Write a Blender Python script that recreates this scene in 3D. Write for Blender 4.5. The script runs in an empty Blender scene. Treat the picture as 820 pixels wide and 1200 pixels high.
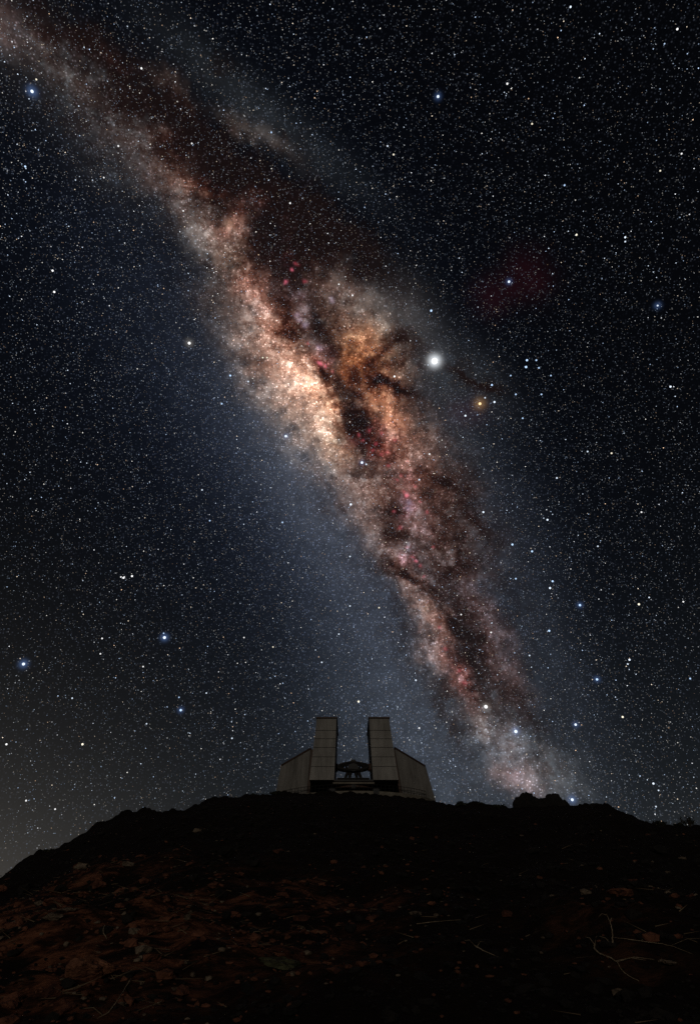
import bpy, bmesh, math, random
import numpy as np
from mathutils import Vector, Matrix

# ------------------------------------------------------------------ camera
scene = bpy.context.scene
COL = scene.collection
RNG = np.random.default_rng(7)
random.seed(11)
F = 680.0                       # focal length in pixels of the 820 x 1200 photograph
PITCH = math.atan(470.0 / F)            # level horizon lies at row 1070
CAM = Vector((0.0, 0.0, 1.1))
cam_data = bpy.data.cameras.new('camera')
cam_data.sensor_fit = 'VERTICAL'
cam_data.sensor_height = 24.0
cam_data.lens = F / 1200.0 * 24.0
cam_data.clip_start = 0.1
cam_data.clip_end = 40000
camera = bpy.data.objects.new('camera', cam_data)
camera.location = CAM
camera.rotation_euler = (math.radians(90) + PITCH, 0, 0)
COL.objects.link(camera)
scene.camera = camera

def pix(px, py):
    """direction of a photo pixel in the world (forward component is 1)"""
    x = (px - 410.0) / F
    y = -(py - 600.0) / F
    c, s = math.cos(PITCH), math.sin(PITCH)
    return Vector((x, c - s * y, s + c * y))

def at(px, py, Y):
    d = pix(px, py)
    return CAM + d * (Y / d.y)

# ------------------------------------------------------------------ render
scene.render.engine = 'CYCLES'
scene.cycles.use_denoising = False
scene.cycles.use_adaptive_sampling = False
scene.cycles.max_bounces = 4
scene.view_settings.view_transform = 'Standard'
scene.view_settings.look = 'None'
scene.view_settings.exposure = 0.0
scene.view_settings.gamma = 1.0
scene.view_settings.use_curve_mapping = False

# ------------------------------------------------------------------ night sky (world)
MOON_EL, MOON_AZ = math.radians(13), math.radians(184)   # dim light from behind the camera
world = bpy.data.worlds.new('World')
scene.world = world
world.use_nodes = True
world.cycles.sampling_method = 'MANUAL'
world.cycles.sample_map_resolution = 256
NT = world.node_tree
NT.nodes.clear()

def _put(nt, sock, v):
    if v is None:
        return
    if isinstance(v, bpy.types.NodeSocket):
        nt.links.new(v, sock)
    else:
        sock.default_value = v

def M(op, a, b=None, c=None, clamp=False):
    n = NT.nodes.new('ShaderNodeMath'); n.operation = op; n.use_clamp = clamp
    for i, v in enumerate((a, b, c)):
        _put(NT, n.inputs[i], v)
    return n.outputs[0]

def V(op, a, b=None, c=None):
    n = NT.nodes.new('ShaderNodeVectorMath'); n.operation = op
    for i, v in enumerate((a, b, c)):
        _put(NT, n.inputs[i], v)
    return n.outputs['Value' if op in ('DOT_PRODUCT', 'LENGTH') else 'Vector']

def SCALE(v, s):
    n = NT.nodes.new('ShaderNodeVectorMath'); n.operation = 'SCALE'
    _put(NT, n.inputs[0], v); _put(NT, n.inputs['Scale'], s)
    return n.outputs['Vector']

def COMB(x, y, z):
    n = NT.nodes.new('ShaderNodeCombineXYZ')
    for i, v in enumerate((x, y, z)):
        _put(NT, n.inputs[i], v)
    return n.outputs[0]

def NOISE(vec, scale, detail=4, rough=0.55, kind='FBM', lac=2.0, colour=False, dist=0.0):
    n = NT.nodes.new('ShaderNodeTexNoise'); n.noise_dimensions = '3D'; n.noise_type = kind
    if kind == 'FBM':
        n.normalize = True
    _put(NT, n.inputs['Vector'], vec)
    n.inputs['Scale'].default_value = scale * F / 560.0; n.inputs['Detail'].default_value = detail
    n.inputs['Roughness'].default_value = rough; n.inputs['Lacunarity'].default_value = lac
    n.inputs['Distortion'].default_value = dist
    return n.outputs['Color' if colour else 'Fac']

def RANGE(v, a, b, c, d, smooth=False):
    n = NT.nodes.new('ShaderNodeMapRange')
    n.interpolation_type = 'SMOOTHSTEP' if smooth else 'LINEAR'
    n.clamp = True
    _put(NT, n.inputs[0], v)
    for i, k in enumerate((a, b, c, d)):
        n.inputs[i + 1].default_value = k
    return n.outputs[0]

tc = NT.nodes.new('ShaderNodeTexCoord')
DIR = V('NORMALIZE', tc.outputs['Generated'])

# the galactic frame: e0 towards the bulge, e2 the pole; the band is a great circle
e0 = pix(388, 470).normalized()
_t = (pix(585, 880).normalized() - pix(60, 40).normalized())
e1 = (_t - e0 * _t.dot(e0)).normalized()
e2 = e0.cross(e1).normalized()

def LB(px, py):
    d = pix(px, py).normalized()
    return Vector((math.atan2(d.dot(e1), d.dot(e0)), math.asin(max(-1, min(1, d.dot(e2))))))

GL = M('ARCTAN2', V('DOT_PRODUCT', DIR, tuple(e1)), V('DOT_PRODUCT', DIR, tuple(e0)))
GB = M('ARCSINE', V('DOT_PRODUCT', DIR, tuple(e2)))
P0 = COMB(GL, GB, 1.0)

def warped(amp, sc, detail, off):
    a = V('SUBTRACT', NOISE(V('ADD', DIR, off), sc, detail, 0.62, colour=True), (0.5, 0.5, 0.5))
    return V('MULTIPLY_ADD', a, (amp * 560.0 / F, amp * 560.0 / F, 0), P0)

PG = warped(0.105, 10, 4, (0, 0, 0))
PD = warped(0.135, 12, 5, (3.1, 1.7, 0.4))

def blob(P, x, y, r1, r2, ang):
    """gaussian patch on the sky; position and radii read from the photograph"""
    a = math.radians(ang)
    c = LB(x, y)
    u = LB(x + math.cos(a) * r1, y + math.sin(a) * r1) - LB(x - math.cos(a) * r1, y - math.sin(a) * r1)
    v = LB(x - math.sin(a) * r2, y + math.cos(a) * r2) - LB(x + math.sin(a) * r2, y - math.cos(a) * r2)
    u *= 0.5; v *= 0.5
    det = u.x * v.y - u.y * v.x
    ax, ay = v.y / det, -v.x / det
    bx, by = -u.y / det, u.x / det
    s = V('DOT_PRODUCT', P, (ax, ay, -(ax * c.x + ay * c.y)))
    t = V('DOT_PRODUCT', P, (bx, by, -(bx * c.x + by * c.y)))
    q = M('MULTIPLY_ADD', t, t, M('MULTIPLY', s, s))
    return M('POWER', 0.367879, q)

# --- star clouds: x, y, radius along, radius across, angle, colour (linear)
GLOW = [
    # wide unresolved halo (the first 13)
    (370, 560, 430, 190, 60, (.0036, .0054, .0110)), (335, 540, 240, 78, 58, (.0105, .0130, .0195)),
    (455, 740, 230, 68, 63, (.018, .021, .028)), (500, 890, 180, 110, 62, (.024, .029, .037)),
    (110, 130, 190, 50, 45, (.013, .013, .014)), (345, 165, 110, 26, 38, (.0090, .0105, .0120)),
    (255, 90, 110, 24, 42, (.0075, .0085, .0090)), (468, 372, 50, 32, 55, (.045, .043, .043)),
    (514, 480, 90, 32, 68, (.022, .024, .027)), (590, 600, 130, 45, 70, (.0075, .009, .0125)),
    (610, 740, 180, 46, 66, (.0125, .015, .020)), (354, 560, 130, 38, 58, (.030, .034, .042)), (556, 445, 50, 28, 50, (.0130, .0138, .0150)),
    # warm clouds on the near side of the rift, from the top down
    (16, 34, 50, 20, 38, (.030, .018, .016)), (58, 74, 60, 22, 38, (.026, .026, .026)), (88, 90, 24, 9, 33, (.030, .030, .030)),
    (150, 148, 75, 24, 44, (.030, .027, .026)), (150, 185, 55, 30, 46, (.020, .021, .023)),
    (205, 212, 36, 22, 45, (.070, .048, .040)), (238, 216, 22, 10, 12, (.120, .062, .040)), (195, 172, 16, 10, 40, (.06, .036, .028)),
    (240, 270, 38, 26, 60, (.095, .088, .084)), (271, 266, 18, 16, 70, (.300, .180, .145)), (278, 240, 16, 9, 30, (.075, .040, .032)),
    (262, 296, 30, 18, 60, (.095, .074, .062)), (280, 310, 20, 14, 60, (.06, .045, .03)),
    (308, 346, 34, 18, 62, (.260, .150, .120)), (295, 385, 55, 30, 60, (.085, .073, .066)),
    (325, 405, 55, 26, 60, (.190, .120, .092)), (345, 440, 60, 28, 58, (.270, .170, .122)),
    (330, 470, 60, 24, 58, (.08, .070, .062)),
    (364, 458, 40, 22, 54, (.370, .250, .180)), (354, 446, 22, 17, 45, (.180, .135, .105)), (383, 470, 13, 10, 50, (.240, .140, .075)),
    (376, 480, 26, 12, 52, (.160, .100, .058)), (368, 500, 55, 24, 57, (.150, .118, .096)),
    (386, 516, 34, 18, 50, (.170, .120, .082)), (390, 516, 6, 5, 0, (.250, .190, .130)), (406, 528, 16, 8, 55, (.13, .07, .035)),
    (408, 562, 60, 22, 58, (.060, .053, .050)), (426, 590, 60, 22, 60, (.066, .048, .042)), (535, 600, 60, 28, 62, (.030, .021, .018)), (525, 650, 40, 22, 70, (.024, .018, .017)),
    (440, 572, 26, 18, 60, (.090, .055, .042)), (448, 630, 50, 18, 62, (.065, .052, .047)), (475, 660, 30, 14, 50, (.08, .055, .05)),
    (496, 706, 38, 14, 64, (.190, .150, .140)), (502, 716, 16, 7, 60, (.170, .130, .120)),
    (516, 752, 42, 12, 66, (.130, .083, .072)), (536, 792, 34, 12, 64, (.130, .066, .062)), (512, 770, 45, 18, 66, (.05, .045, .045)),
    (575, 852, 60, 26, 58, (.050, .050, .052)), (605, 907, 20, 14, 50, (.110, .080, .080)), (640, 905, 45, 24, 45, (.036, .040, .044)),
    (590, 870, 26, 18, 60, (.04, .04, .047)), (565, 845, 20, 10, 55, (.05, .045, .042)),
    # far side of the rift: brown and orange
    (440, 392, 34, 24, 50, (.105, .078, .058)), (424, 408, 34, 17, 48, (.240, .115, .054)), (411, 426, 20, 12, 55, (.280, .115, .044)),
    (432, 398, 14, 8, 30, (.12, .08, .05)), (462, 440, 18, 14, 20, (.075, .050, .036)),
    (450, 474, 46, 18, 58, (.260, .115, .058)), (474, 498, 32, 22, 60, (.165, .100, .074)),
    (466, 536, 45, 26, 60, (.125, .070, .055)), (500, 556, 40, 28, 60, (.080, .056, .049)), (480, 525, 25, 14, 60, (.06, .05, .047)),
    (392, 352, 42, 26, 55, (.062, .044, .036)), (415, 340, 40, 22, 50, (.045, .037, .033)), (345, 262, 40, 14, 40, (.022, .011, .009)),
    (300, 232, 24, 8, 40, (.045, .022, .017)), (380, 320, 45, 20, 45, (.028, .018, .015)), (118, 62, 26, 9, 25, (.035, .020, .018)),
    (200, 105, 40, 11, 42, (.028, .019, .015)), (300, 160, 40, 9, 30, (.03, .025, .022)),
    (352, 372, 14, 8, 60, (.105, .092, .104)), (345, 350, 22, 9, 62, (.090, .080, .092)), (362, 392, 16, 7, 55, (.085, .066, .066)),
    (372, 412, 14, 8, 55, (.09, .065, .070)), (352, 345, 9, 7, 0, (.07, .05, .06)),
    (500, 606, 44, 26, 65, (.055, .042, .039)), (482, 585, 30, 16, 60, (.070, .042, .040)), (470, 608, 18, 12, 40, (.05, .036, .034)),
    (530, 640, 30, 18, 60, (.03, .025, .024)), (496, 640, 24, 20, 40, (.05, .044, .044)),
    (525, 690, 55, 20, 70, (.034, .029, .031)), (568, 728, 50, 16, 64, (.050, .034, .034)), (592, 790, 40, 16, 62, (.044, .031, .031)),
    (560, 690, 30, 14, 65, (.03, .026, .03)),
]
# --- dust: optical depth
DUST = [
    (348, 392, 28, 7, 62, 1.2), (378, 424, 28, 7, 58, 1.2), (402, 462, 30, 9, 60, 1.0), (426, 502, 26, 8, 55, .9), (458, 592, 24, 8, 65, .9),
    (230, 175, 50, 14, 44, .8), (370, 262, 50, 14, 32, .7),
    (40, 14, 60, 20, 38, .9), (105, 66, 60, 14, 38, 1.9), (160, 102, 50, 15, 44, 2.2), (205, 150, 50, 22, 46, 3.0),
    (250, 190, 45, 24, 42, 2.8), (300, 205, 55, 24, 24, 2.8), (330, 240, 60, 24, 30, 2.6), (375, 275, 70, 26, 30, 2.2),
    (335, 280, 40, 24, 40, 2.0), (312, 305, 22, 14, 50, 1.5), (300, 292, 16, 8, 40, 1.0), (420, 300, 60, 26, 30, 1.2),
    (70, 85, 36, 5, 30, .8), (255, 237, 26, 6, 25, 1.4), (245, 250, 22, 6, 30, 1.0), (290, 322, 20, 7, 55, 1.5), (330, 335, 30, 6, 62, 1.4),
    (338, 370, 20, 7, 60, 1.5), (344, 392, 14, 8, 60, 1.6), (372, 385, 18, 10, 55, 1.2), (392, 405, 16, 8, 50, 1.2),
    (398, 450, 30, 8, 55, 1.5), (412, 478, 24, 11, 58, 1.8), (405, 494, 14, 9, 20, 1.8), (428, 505, 14, 7, 50, 1.2),
    (448, 525, 22, 18, 50, 1.9), (436, 545, 16, 10, 40, 1.2), (360, 425, 16, 4, 55, .9), (384, 440, 20, 5, 55, 1.3),
    (442, 444, 15, 8, 28, 2.6), (462, 455, 24, 4.5, 19, 3.2), (430, 448, 14, 8, 40, 1.6), (455, 408, 30, 6, -35, 1.4), (480, 395, 20, 8, 30, 1.5), (470, 425, 22, 7, -20, 1.3), (430, 425, 14, 4, -40, 1.0), (492, 415, 12, 5, 30, 1.2),
    (460, 632, 16, 10, 30, 2.3), (452, 600, 12, 8, 30, 1.7), (445, 615, 10, 6, 20, 1.2), (480, 674, 28, 6, 30, 2.6), (505, 690, 18, 7, 60, 1.2),
    (528, 576, 45, 14, 50, 1.2), (549, 578, 24, 10, 70, 1.3), (556, 616, 24, 7, 50, 1.6), (512, 560, 30, 7, 35, 1.1), (535, 606, 25, 8, 15, .9),
    (530, 655, 46, 13, 78, 1.9), (545, 665, 30, 10, 70, 1.0), (500, 578, 20, 8, 30, .8), (505, 625, 30, 6, 20, .8),
    (538, 735, 44, 13, 66, 2.3), (552, 780, 40, 13, 66, 2.3), (565, 806, 18, 10, 40, 1.6), (527, 815, 18, 13, 50, 1.4), (535, 842, 14, 9, 50, 1.1),
    (612, 838, 26, 7, 52, 1.5), (600, 815, 20, 9, 50, .9), (540, 440, 34, 4, 30, 1.5), (552, 425, 22, 5, 45, .9), (568, 452, 20, 7, 30, 1.0),
    (395, 597, 20, 3, 15, .6), (268, 85, 22, 12, 20, .9), (330, 165, 30, 6, 25, .8), (420, 520, 9, 4, 50, .7),
    (640, 895, 20, 10, 40, .6), (308, 425, 14, 7, 0, .7), (286, 415, 12, 8, 20, .6),
]
# --- emission nebulae
NEB = [  # broad ones, shaped like the star clouds
    (368, 424, 10, 6, 10, (.14, .03, .05)), (342, 303, 11, 9, 30, (.035, .009, .012)), (478, 560, 14, 9, 40, (.070, .018, .026)), (430, 508, 22, 7, -30, (.090, .020, .030)),
    (462, 510, 16, 8, -40, (.060, .014, .022)), (486, 656, 10, 8, 20, (.11, .030, .042)), (483, 643, 10, 8, 90, (.06, .06, .075)), (537, 790, 20, 9, 65, (.040, .010, .012)),
    (446, 528, 12, 8, 20, (.10, .012, .010)), (478, 592, 11, 7, 80, (.08, .05, .085)), (375, 408, 10, 7, 50, (.07, .045, .06)), (500, 620, 16, 10, 40, (.04, .012, .014)),
]
SPOTS = [  # small knots of glowing gas: places, radius, colour
    ([(375, 425), (477, 581)], 2.5, (.75, .16, .22)), ([(343, 317), (339, 332), (487, 657), (381, 427)], 1.7, (.50, .10, .15)),
    ([(440, 519), (448, 533), (437, 527), (453, 530), (474, 577), (484, 652), (459, 515), (432, 504), (470, 556), (465, 562), (447, 506), (500, 600), (508, 640), (495, 675), (462, 600), (519, 760), (538, 786), (476, 540), (347, 309), (356, 330), (362, 402), (390, 433), (418, 510), (424, 516), (455, 545), (490, 570), (493, 588), (470, 620), (478, 640), (492, 662), (515, 735), (545, 800)], 1.9, (.19, .026, .038)),
    ([(480, 590), (478, 597), (387, 352), (375, 408), (352, 374), (349, 368), (357, 380)], 2.8, (.14, .11, .16)),
    ([(390, 516), (372, 448), (384, 468), (362, 452), (350, 440), (499, 712), (271, 262)], 5, (.08, .06, .04)),
    ([(614, 316), (600, 336), (578, 348), (622, 330)], 20, (.0085, .0008, .0013)), ([(552, 482), (540, 484)], 16, (.0100, .0022, .0048)), ([(605, 910)], 7, (.05, .02, .025)),
]
# --- lens glow painted into the sky round the brightest stars
HALO = [  # stars, radius, colour
    ([(509, 423)], 6.3, (.90, .95, 1.0)), ([(509, 423)], 20, (.016, .018, .021)), ([(562, 473)], 6, (.16, .085, .025)),
    ([(38, 107), (193, 747), (28, 778), (604, 857), (670, 937)], 3.8, (.05, .09, .20)),
    ([(513, 113), (596, 330), (770, 358), (679, 709), (699, 796), (212, 832), (674, 849), (335, 511), (424, 542)], 3.0, (.03, .055, .13)),
    ([(569, 828), (222, 402)], 4, (.11, .10, .085)),
]

# the band goes on round the sky beyond the photographed stretch
far = M('MULTIPLY', M('POWER', 0.367879, M('POWER', M('DIVIDE', GB, 0.20), 2.0)), RANGE(M('ABSOLUTE', GL), 0.75, 1.15, 0.0, 1.0, True))
# filaments of dust all along the plane
fil = NOISE(V('ADD', DIR, (0.3, 0.9, 0.1)), 22, 6, 0.64)
fil2 = NOISE(V('ADD', DIR, (4.3, 2.9, 1.1)), 68, 4, 0.66)
vein = M('ADD', RANGE(M('ABSOLUTE', M('SUBTRACT', fil, 0.5)), 0.0, 0.032, 1.0, 0.0, True), M('MULTIPLY', RANGE(M('ABSOLUTE', M('SUBTRACT', fil2, 0.49)), 0.0, 0.05, 1.0, 0.0, True), 0.6))
rough = M('ADD', RANGE(fil, 0.42, 0.64, 0.0, 1.0), M('MULTIPLY', RANGE(fil2, 0.42, 0.64, 0.0, 1.0), 1.0))
clump = M('ADD', M('MULTIPLY_ADD', RANGE(fil, 0.36, 0.60, 0.0, 1.0), 0.85, 0.22), M('MULTIPLY', RANGE(fil2, 0.38, 0.62, 0.0, 1.0), 0.42))
lum = RANGE(NOISE(V('ADD', DIR, (7.7, 0.2, 3.1)), 30, 6, 0.72), 0.33, 0.67, 0.35, 1.95)

# --- air glow: brightens towards the horizon, all the way round
sep = NT.nodes.new('ShaderNodeSeparateXYZ'); NT.links.new(DIR, sep.inputs[0])
low = M('POWER', 0.367879, M('DIVIDE', M('MAXIMUM', sep.outputs['Z'], 0.0), 0.17))
air = V('ADD', SCALE((.0185, .0215, .0235), low), (.0011, .0013, .0021))
air = V('ADD', SCALE((.0540, .0430, .0320), M('MULTIPLY', M('MULTIPLY', low, M('POWER', low, 0.4)), RANGE(sep.outputs['X'], -0.65, -0.05, 1.0, 0.0, True))), air)

# --- dust-fine grain of unresolved stars
def grain(scale, lo, hi, k):
    vn = NT.nodes.new('ShaderNodeTexVoronoi'); vn.voronoi_dimensions = '3D'; vn.feature = 'F1'
    NT.links.new(DIR, vn.inputs['Vector']); vn.inputs['Scale'].default_value = scale * F / 560.0
    spot = RANGE(vn.outputs['Distance'], lo, hi, 1.0, 0.0, True)
    sc = NT.nodes.new('ShaderNodeSeparateColor'); NT.links.new(vn.outputs['Color'], sc.inputs[0])
    return M('MULTIPLY', M('MULTIPLY', spot, M('POWER', sc.outputs[0], 3.0)), k)
gr = grain(250, 0.06, 0.50, 1.7)
grain_colour = SCALE((.88, .95, 1.08), gr)


def patch_matrix(x, y, r1, r2, an):
    a = math.radians(an); c = LB(x, y)
    u = (LB(x + math.cos(a) * r1, y + math.sin(a) * r1) - LB(x - math.cos(a) * r1, y - math.sin(a) * r1)) * .5
    v = (LB(x - math.sin(a) * r2, y + math.cos(a) * r2) - LB(x + math.sin(a) * r2, y - math.cos(a) * r2)) * .5
    det = u.x * v.y - u.y * v.x
    return c, (v.y / det, -v.x / det), (-u.y / det, u.x / det)

# Narrow clouds and dust are held in strips of constant galactic latitude, each strip a curve along
# galactic longitude; the strips blend into each other.
WIDE = GLOW[:13]
NARROW = GLOW[13:] + NEB
LMAX = 1.0
ls = np.linspace(-LMAX, LMAX, 181)
_bc = [LB(g[0], g[1]).y for g in NARROW + DUST]
BLO, BHI, BSTEP = min(_bc) - .05, max(_bc) + .05, .0145
NB = int(math.ceil((BHI - BLO) / BSTEP)) + 1
BHI = BLO + (NB - 1) * BSTEP
bs_ = BLO + BSTEP * np.arange(NB)
LG, BG = np.meshgrid(ls, bs_)
G3 = np.zeros((NB, len(ls), 3)); T1 = np.zeros((NB, len(ls)))
for (x, y, r1, r2, an, k) in NARROW:
    c, p, q = patch_matrix(x, y, max(r1, 7), max(r2, 7), an)
    w_ = np.exp(-((p[0] * (LG - c.x) + p[1] * (BG - c.y)) ** 2 + (q[0] * (LG - c.x) + q[1] * (BG - c.y)) ** 2))
    G3 += w_[..., None] * np.array(k) * 1.68
for (x, y, r1, r2, an, k) in DUST:
    c, p, q = patch_matrix(x, y, r1, max(r2, 5.5), an)
    T1 += k * np.exp(-((p[0] * (LG - c.x) + p[1] * (BG - c.y)) ** 2 + (q[0] * (LG - c.x) + q[1] * (BG - c.y)) ** 2))
for arr in (G3, T1):                                   # nothing reaches past the last strip
    arr[0] = 0; arr[-1] = 0; arr[:, 0] = 0; arr[:, -1] = 0

def set_curve(cu, xs, ys):
    pts = cu.points
    pts[0].location = (float(xs[0]), float(ys[0])); pts[len(pts) - 1].location = (float(xs[-1]), float(ys[-1]))
    for x, y in zip(xs[1:-1], ys[1:-1]):
        pts.new(float(x), float(y))
    for p in pts:
        p.handle_type = 'AUTO_CLAMPED'

def thin(vals):
    """keep the points a curve needs"""
    keep = [0] + [i for i in range(1, len(vals) - 1) if i % 2 == 0 or abs(vals[i - 1] - 2 * vals[i] + vals[i + 1]).max() > .004] + [len(vals) - 1]
    return keep

def float_curve(fac, xs, ys):
    n = NT.nodes.new('ShaderNodeFloatCurve'); n.mapping.use_clip = False; n.mapping.extend = 'HORIZONTAL'
    set_curve(n.mapping.curves[0], xs, ys); n.mapping.update()
    NT.links.new(fac, n.inputs['Value'])
    return n.outputs[0]

def split(P):
    n = NT.nodes.new('ShaderNodeSeparateXYZ'); NT.links.new(P, n.inputs[0])
    return n.outputs[0], n.outputs[1]
gl_l, gl_b = split(PG); du_l, du_b = split(PD)
bn_g = M('DIVIDE', M('SUBTRACT', gl_b, BLO - BSTEP), (NB + 1) * BSTEP)
bn_d = M('DIVIDE', M('SUBTRACT', du_b, BLO - BSTEP), (NB + 1) * BSTEP)
lv_g = COMB(gl_l, gl_l, gl_l)
ln_d = M('MULTIPLY_ADD', du_l, .5 / LMAX, .5)

def hat(bn, k):
    c = (k + 1) / (NB + 1); hw = 1.0 / (NB + 1)
    t = np.linspace(-1, 1, 9)
    xs = np.concatenate([[0.0] if c - hw > 1e-4 else [], c + t * hw, [1.0] if c + hw < 1 - 1e-4 else []])
    ys = np.concatenate([[0.0] if c - hw > 1e-4 else [], np.cos(t * math.pi / 2) ** 2, [0.0] if c + hw < 1 - 1e-4 else []])
    return float_curve(bn, xs, ys)

soft = M('MULTIPLY_ADD', lum, 0.30, 0.70)
acc = SCALE((.045, .043, .044), far)
for (x, y, r1, r2, an, c) in WIDE:
    acc = V('ADD', SCALE(c, blob(P0, x, y, r1, r2, an)), acc)
acc = SCALE(acc, soft)
acc_out = acc
acc = COMB(0.0, 0.0, 0.0)
for k in range(NB):
    if G3[k].max() < .0005:
        continue
    w_ = hat(bn_g, k)
    n = NT.nodes.new('ShaderNodeVectorCurve'); n.mapping.use_clip = False; n.mapping.extend = 'HORIZONTAL'
    kp = thin(G3[k])
    for ch in range(3):
        set_curve(n.mapping.curves[ch], ls[kp] / LMAX, G3[k][kp, ch])
    n.mapping.update()
    NT.links.new(lv_g, n.inputs['Vector'])
    acc = V('ADD', SCALE(n.outputs[0], w_), acc)
acc = V('ADD', SCALE(acc, lum), acc_out)
tau = None
for k in range(NB):
    if T1[k].max() < .002:
        continue
    w_ = hat(bn_d, k)
    kp = thin(T1[k][:, None] * .1)
    cu = float_curve(ln_d, (ls[kp] / LMAX) * .5 + .5, T1[k][kp] * .125)
    tau = M('MULTIPLY', cu, w_) if tau is None else M('MULTIPLY_ADD', cu, w_, tau)
mask = far
for (x, y, r1, r2, an, k) in [(330, 350, 190, 75, 56, 1.0), (470, 560, 190, 75, 60, 1.0), (550, 780, 150, 60, 63, .8), (130, 135, 150, 60, 43, .8)]:
    mask = M('MULTIPLY_ADD', blob(PG, x, y, r1, r2, an), k, mask)
fila = M('MULTIPLY', M('MULTIPLY_ADD', vein, 0.75, M('MULTIPLY', rough, 0.95)), M('MINIMUM', mask, 1.0))
tau = M('MULTIPLY_ADD', M('MULTIPLY', tau, 8.0), clump, fila)
# narrow lanes, sharper than the strips
PS = V('ADD', SCALE(P0, 0.65), SCALE(PD, 0.35))
for (x, y, r1, r2, an, k) in [(462, 455, 22, 3, 19, 2.6), (444, 446, 12, 6, 30, 1.8), (538, 437, 30, 2.8, 30, 1.8), (566, 452, 22, 4, 20, 1.5), (480, 674, 28, 4, 30, 1.6),
                              (556, 616, 22, 4, 48, 1.5), (512, 562, 32, 4, 30, 1.2), (455, 408, 26, 3.5, -35, 1.2), (330, 338, 26, 3.5, 62, 1.3), (252, 238, 24, 3.5, 25, 1.2), (548, 770, 40, 4, 66, 1.2)]:
    tau = M('MULTIPLY_ADD', blob(PS, x, y, r1, r2, an), k, tau)
ext = COMB(M('POWER', 0.367879, M('MULTIPLY', tau, 0.78)), M('POWER', 0.367879, M('MULTIPLY', tau, 1.02)), M('POWER', 0.367879, M('MULTIPLY', tau, 1.13)))
acc = V('ADD', V('MULTIPLY', acc, ext), SCALE((.0065, .0030, .0022), RANGE(tau, 0.2, 2.5, 0.0, 1.0)))

extra = air
DW = V('NORMALIZE', V('ADD', DIR, SCALE(V('SUBTRACT', PD, P0), 0.30)))
for (src, groups) in ((DW, SPOTS), (DIR, HALO)):       # spots of one tint share the same nodes
    for (pts, r, c) in groups:
        m_ = None
        for (x, y) in pts:
            dt = V('DOT_PRODUCT', src, tuple(pix(x, y).normalized()))
            m_ = dt if m_ is None else M('MAXIMUM', m_, dt)
        extra = V('ADD', SCALE(c, M('POWER', M('MAXIMUM', m_, 0.0), 2.0 * (F / r) ** 2)), extra)
def finish(cl):
    o = V('ADD', V('ADD', cl, extra), V('MULTIPLY', grain_colour, V('MULTIPLY_ADD', cl, (2.3, 2.3, 2.3), (.016, .017, .020))))
    n = NT.nodes.new('ShaderNodeBackground'); NT.links.new(o, n.inputs['Color']); n.inputs['Strength'].default_value = 1.0
    return n.outputs[0]
sky_in = finish(acc)
sky_out = finish(acc_out)
# far from the band there is nothing to look up in the strips
inside = M('LESS_THAN', M('ABSOLUTE', M('SUBTRACT', GB, (BLO + BHI) / 2)), (BHI - BLO) / 2 + .09)
inside = M('MAXIMUM', inside, M('GREATER_THAN', mask, 0.004))
mixs = NT.nodes.new('ShaderNodeMixShader'); NT.links.new(inside, mixs.inputs[0])
NT.links.new(sky_out, mixs.inputs[1]); NT.links.new(sky_in, mixs.inputs[2])
sky_shader = mixs.outputs[0]

skytex = NT.nodes.new('ShaderNodeTexSky')
skytex.sky_type = 'NISHITA'; skytex.sun_disc = False
skytex.sun_elevation = MOON_EL; skytex.sun_rotation = MOON_AZ
bg1 = NT.nodes.new('ShaderNodeBackground'); NT.links.new(skytex.outputs[0], bg1.inputs['Color']); bg1.inputs['Strength'].default_value = 0.0002
add = NT.nodes.new('ShaderNodeAddShader'); NT.links.new(bg1.outputs[0], add.inputs[0]); NT.links.new(sky_shader, add.inputs[1])
wo = NT.nodes.new('ShaderNodeOutputWorld'); NT.links.new(add.outputs[0], wo.inputs['Surface'])

# ------------------------------------------------------------------ the one lamp: dim low light from behind
sun_data = bpy.data.lights.new('moonlight', 'SUN')
sun_data.energy = 0.31
sun_data.angle = math.radians(0.5)
sun_data.color = (1.0, 0.91, 0.80)
sun = bpy.data.objects.new('moonlight', sun_data)
toward = Vector((math.sin(MOON_AZ) * math.cos(MOON_EL), math.cos(MOON_AZ) * math.cos(MOON_EL), math.sin(MOON_EL)))
sun.rotation_euler = (-toward).to_track_quat('-Z', 'Y').to_euler()
sun.location = toward * 30
COL.objects.link(sun)

# ------------------------------------------------------------------ helpers
def tag(o, label=None, cat=None, group=None, kind=None):
    for k, v in (('label', label), ('category', cat), ('group', group), ('kind', kind)):
        if v:
            o[k] = v
    return o

def mesh_obj(name, verts, faces, mat, parent=None, smooth=False):
    me = bpy.data.meshes.new(name)
    me.from_pydata([tuple(v) for v in verts], [], faces)
    me.materials.append(mat)
    if smooth:
        me.polygons.foreach_set('use_smooth', [True] * len(me.polygons))
    me.update()
    o = bpy.data.objects.new(name, me)
    COL.objects.link(o)
    if parent is not None:
        o.parent = parent
    return o

def empty(name, loc=(0, 0, 0)):
    o = bpy.data.objects.new(name, None)
    o.location = loc
    o.empty_display_size = 0.5
    COL.objects.link(o)
    return o

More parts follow.
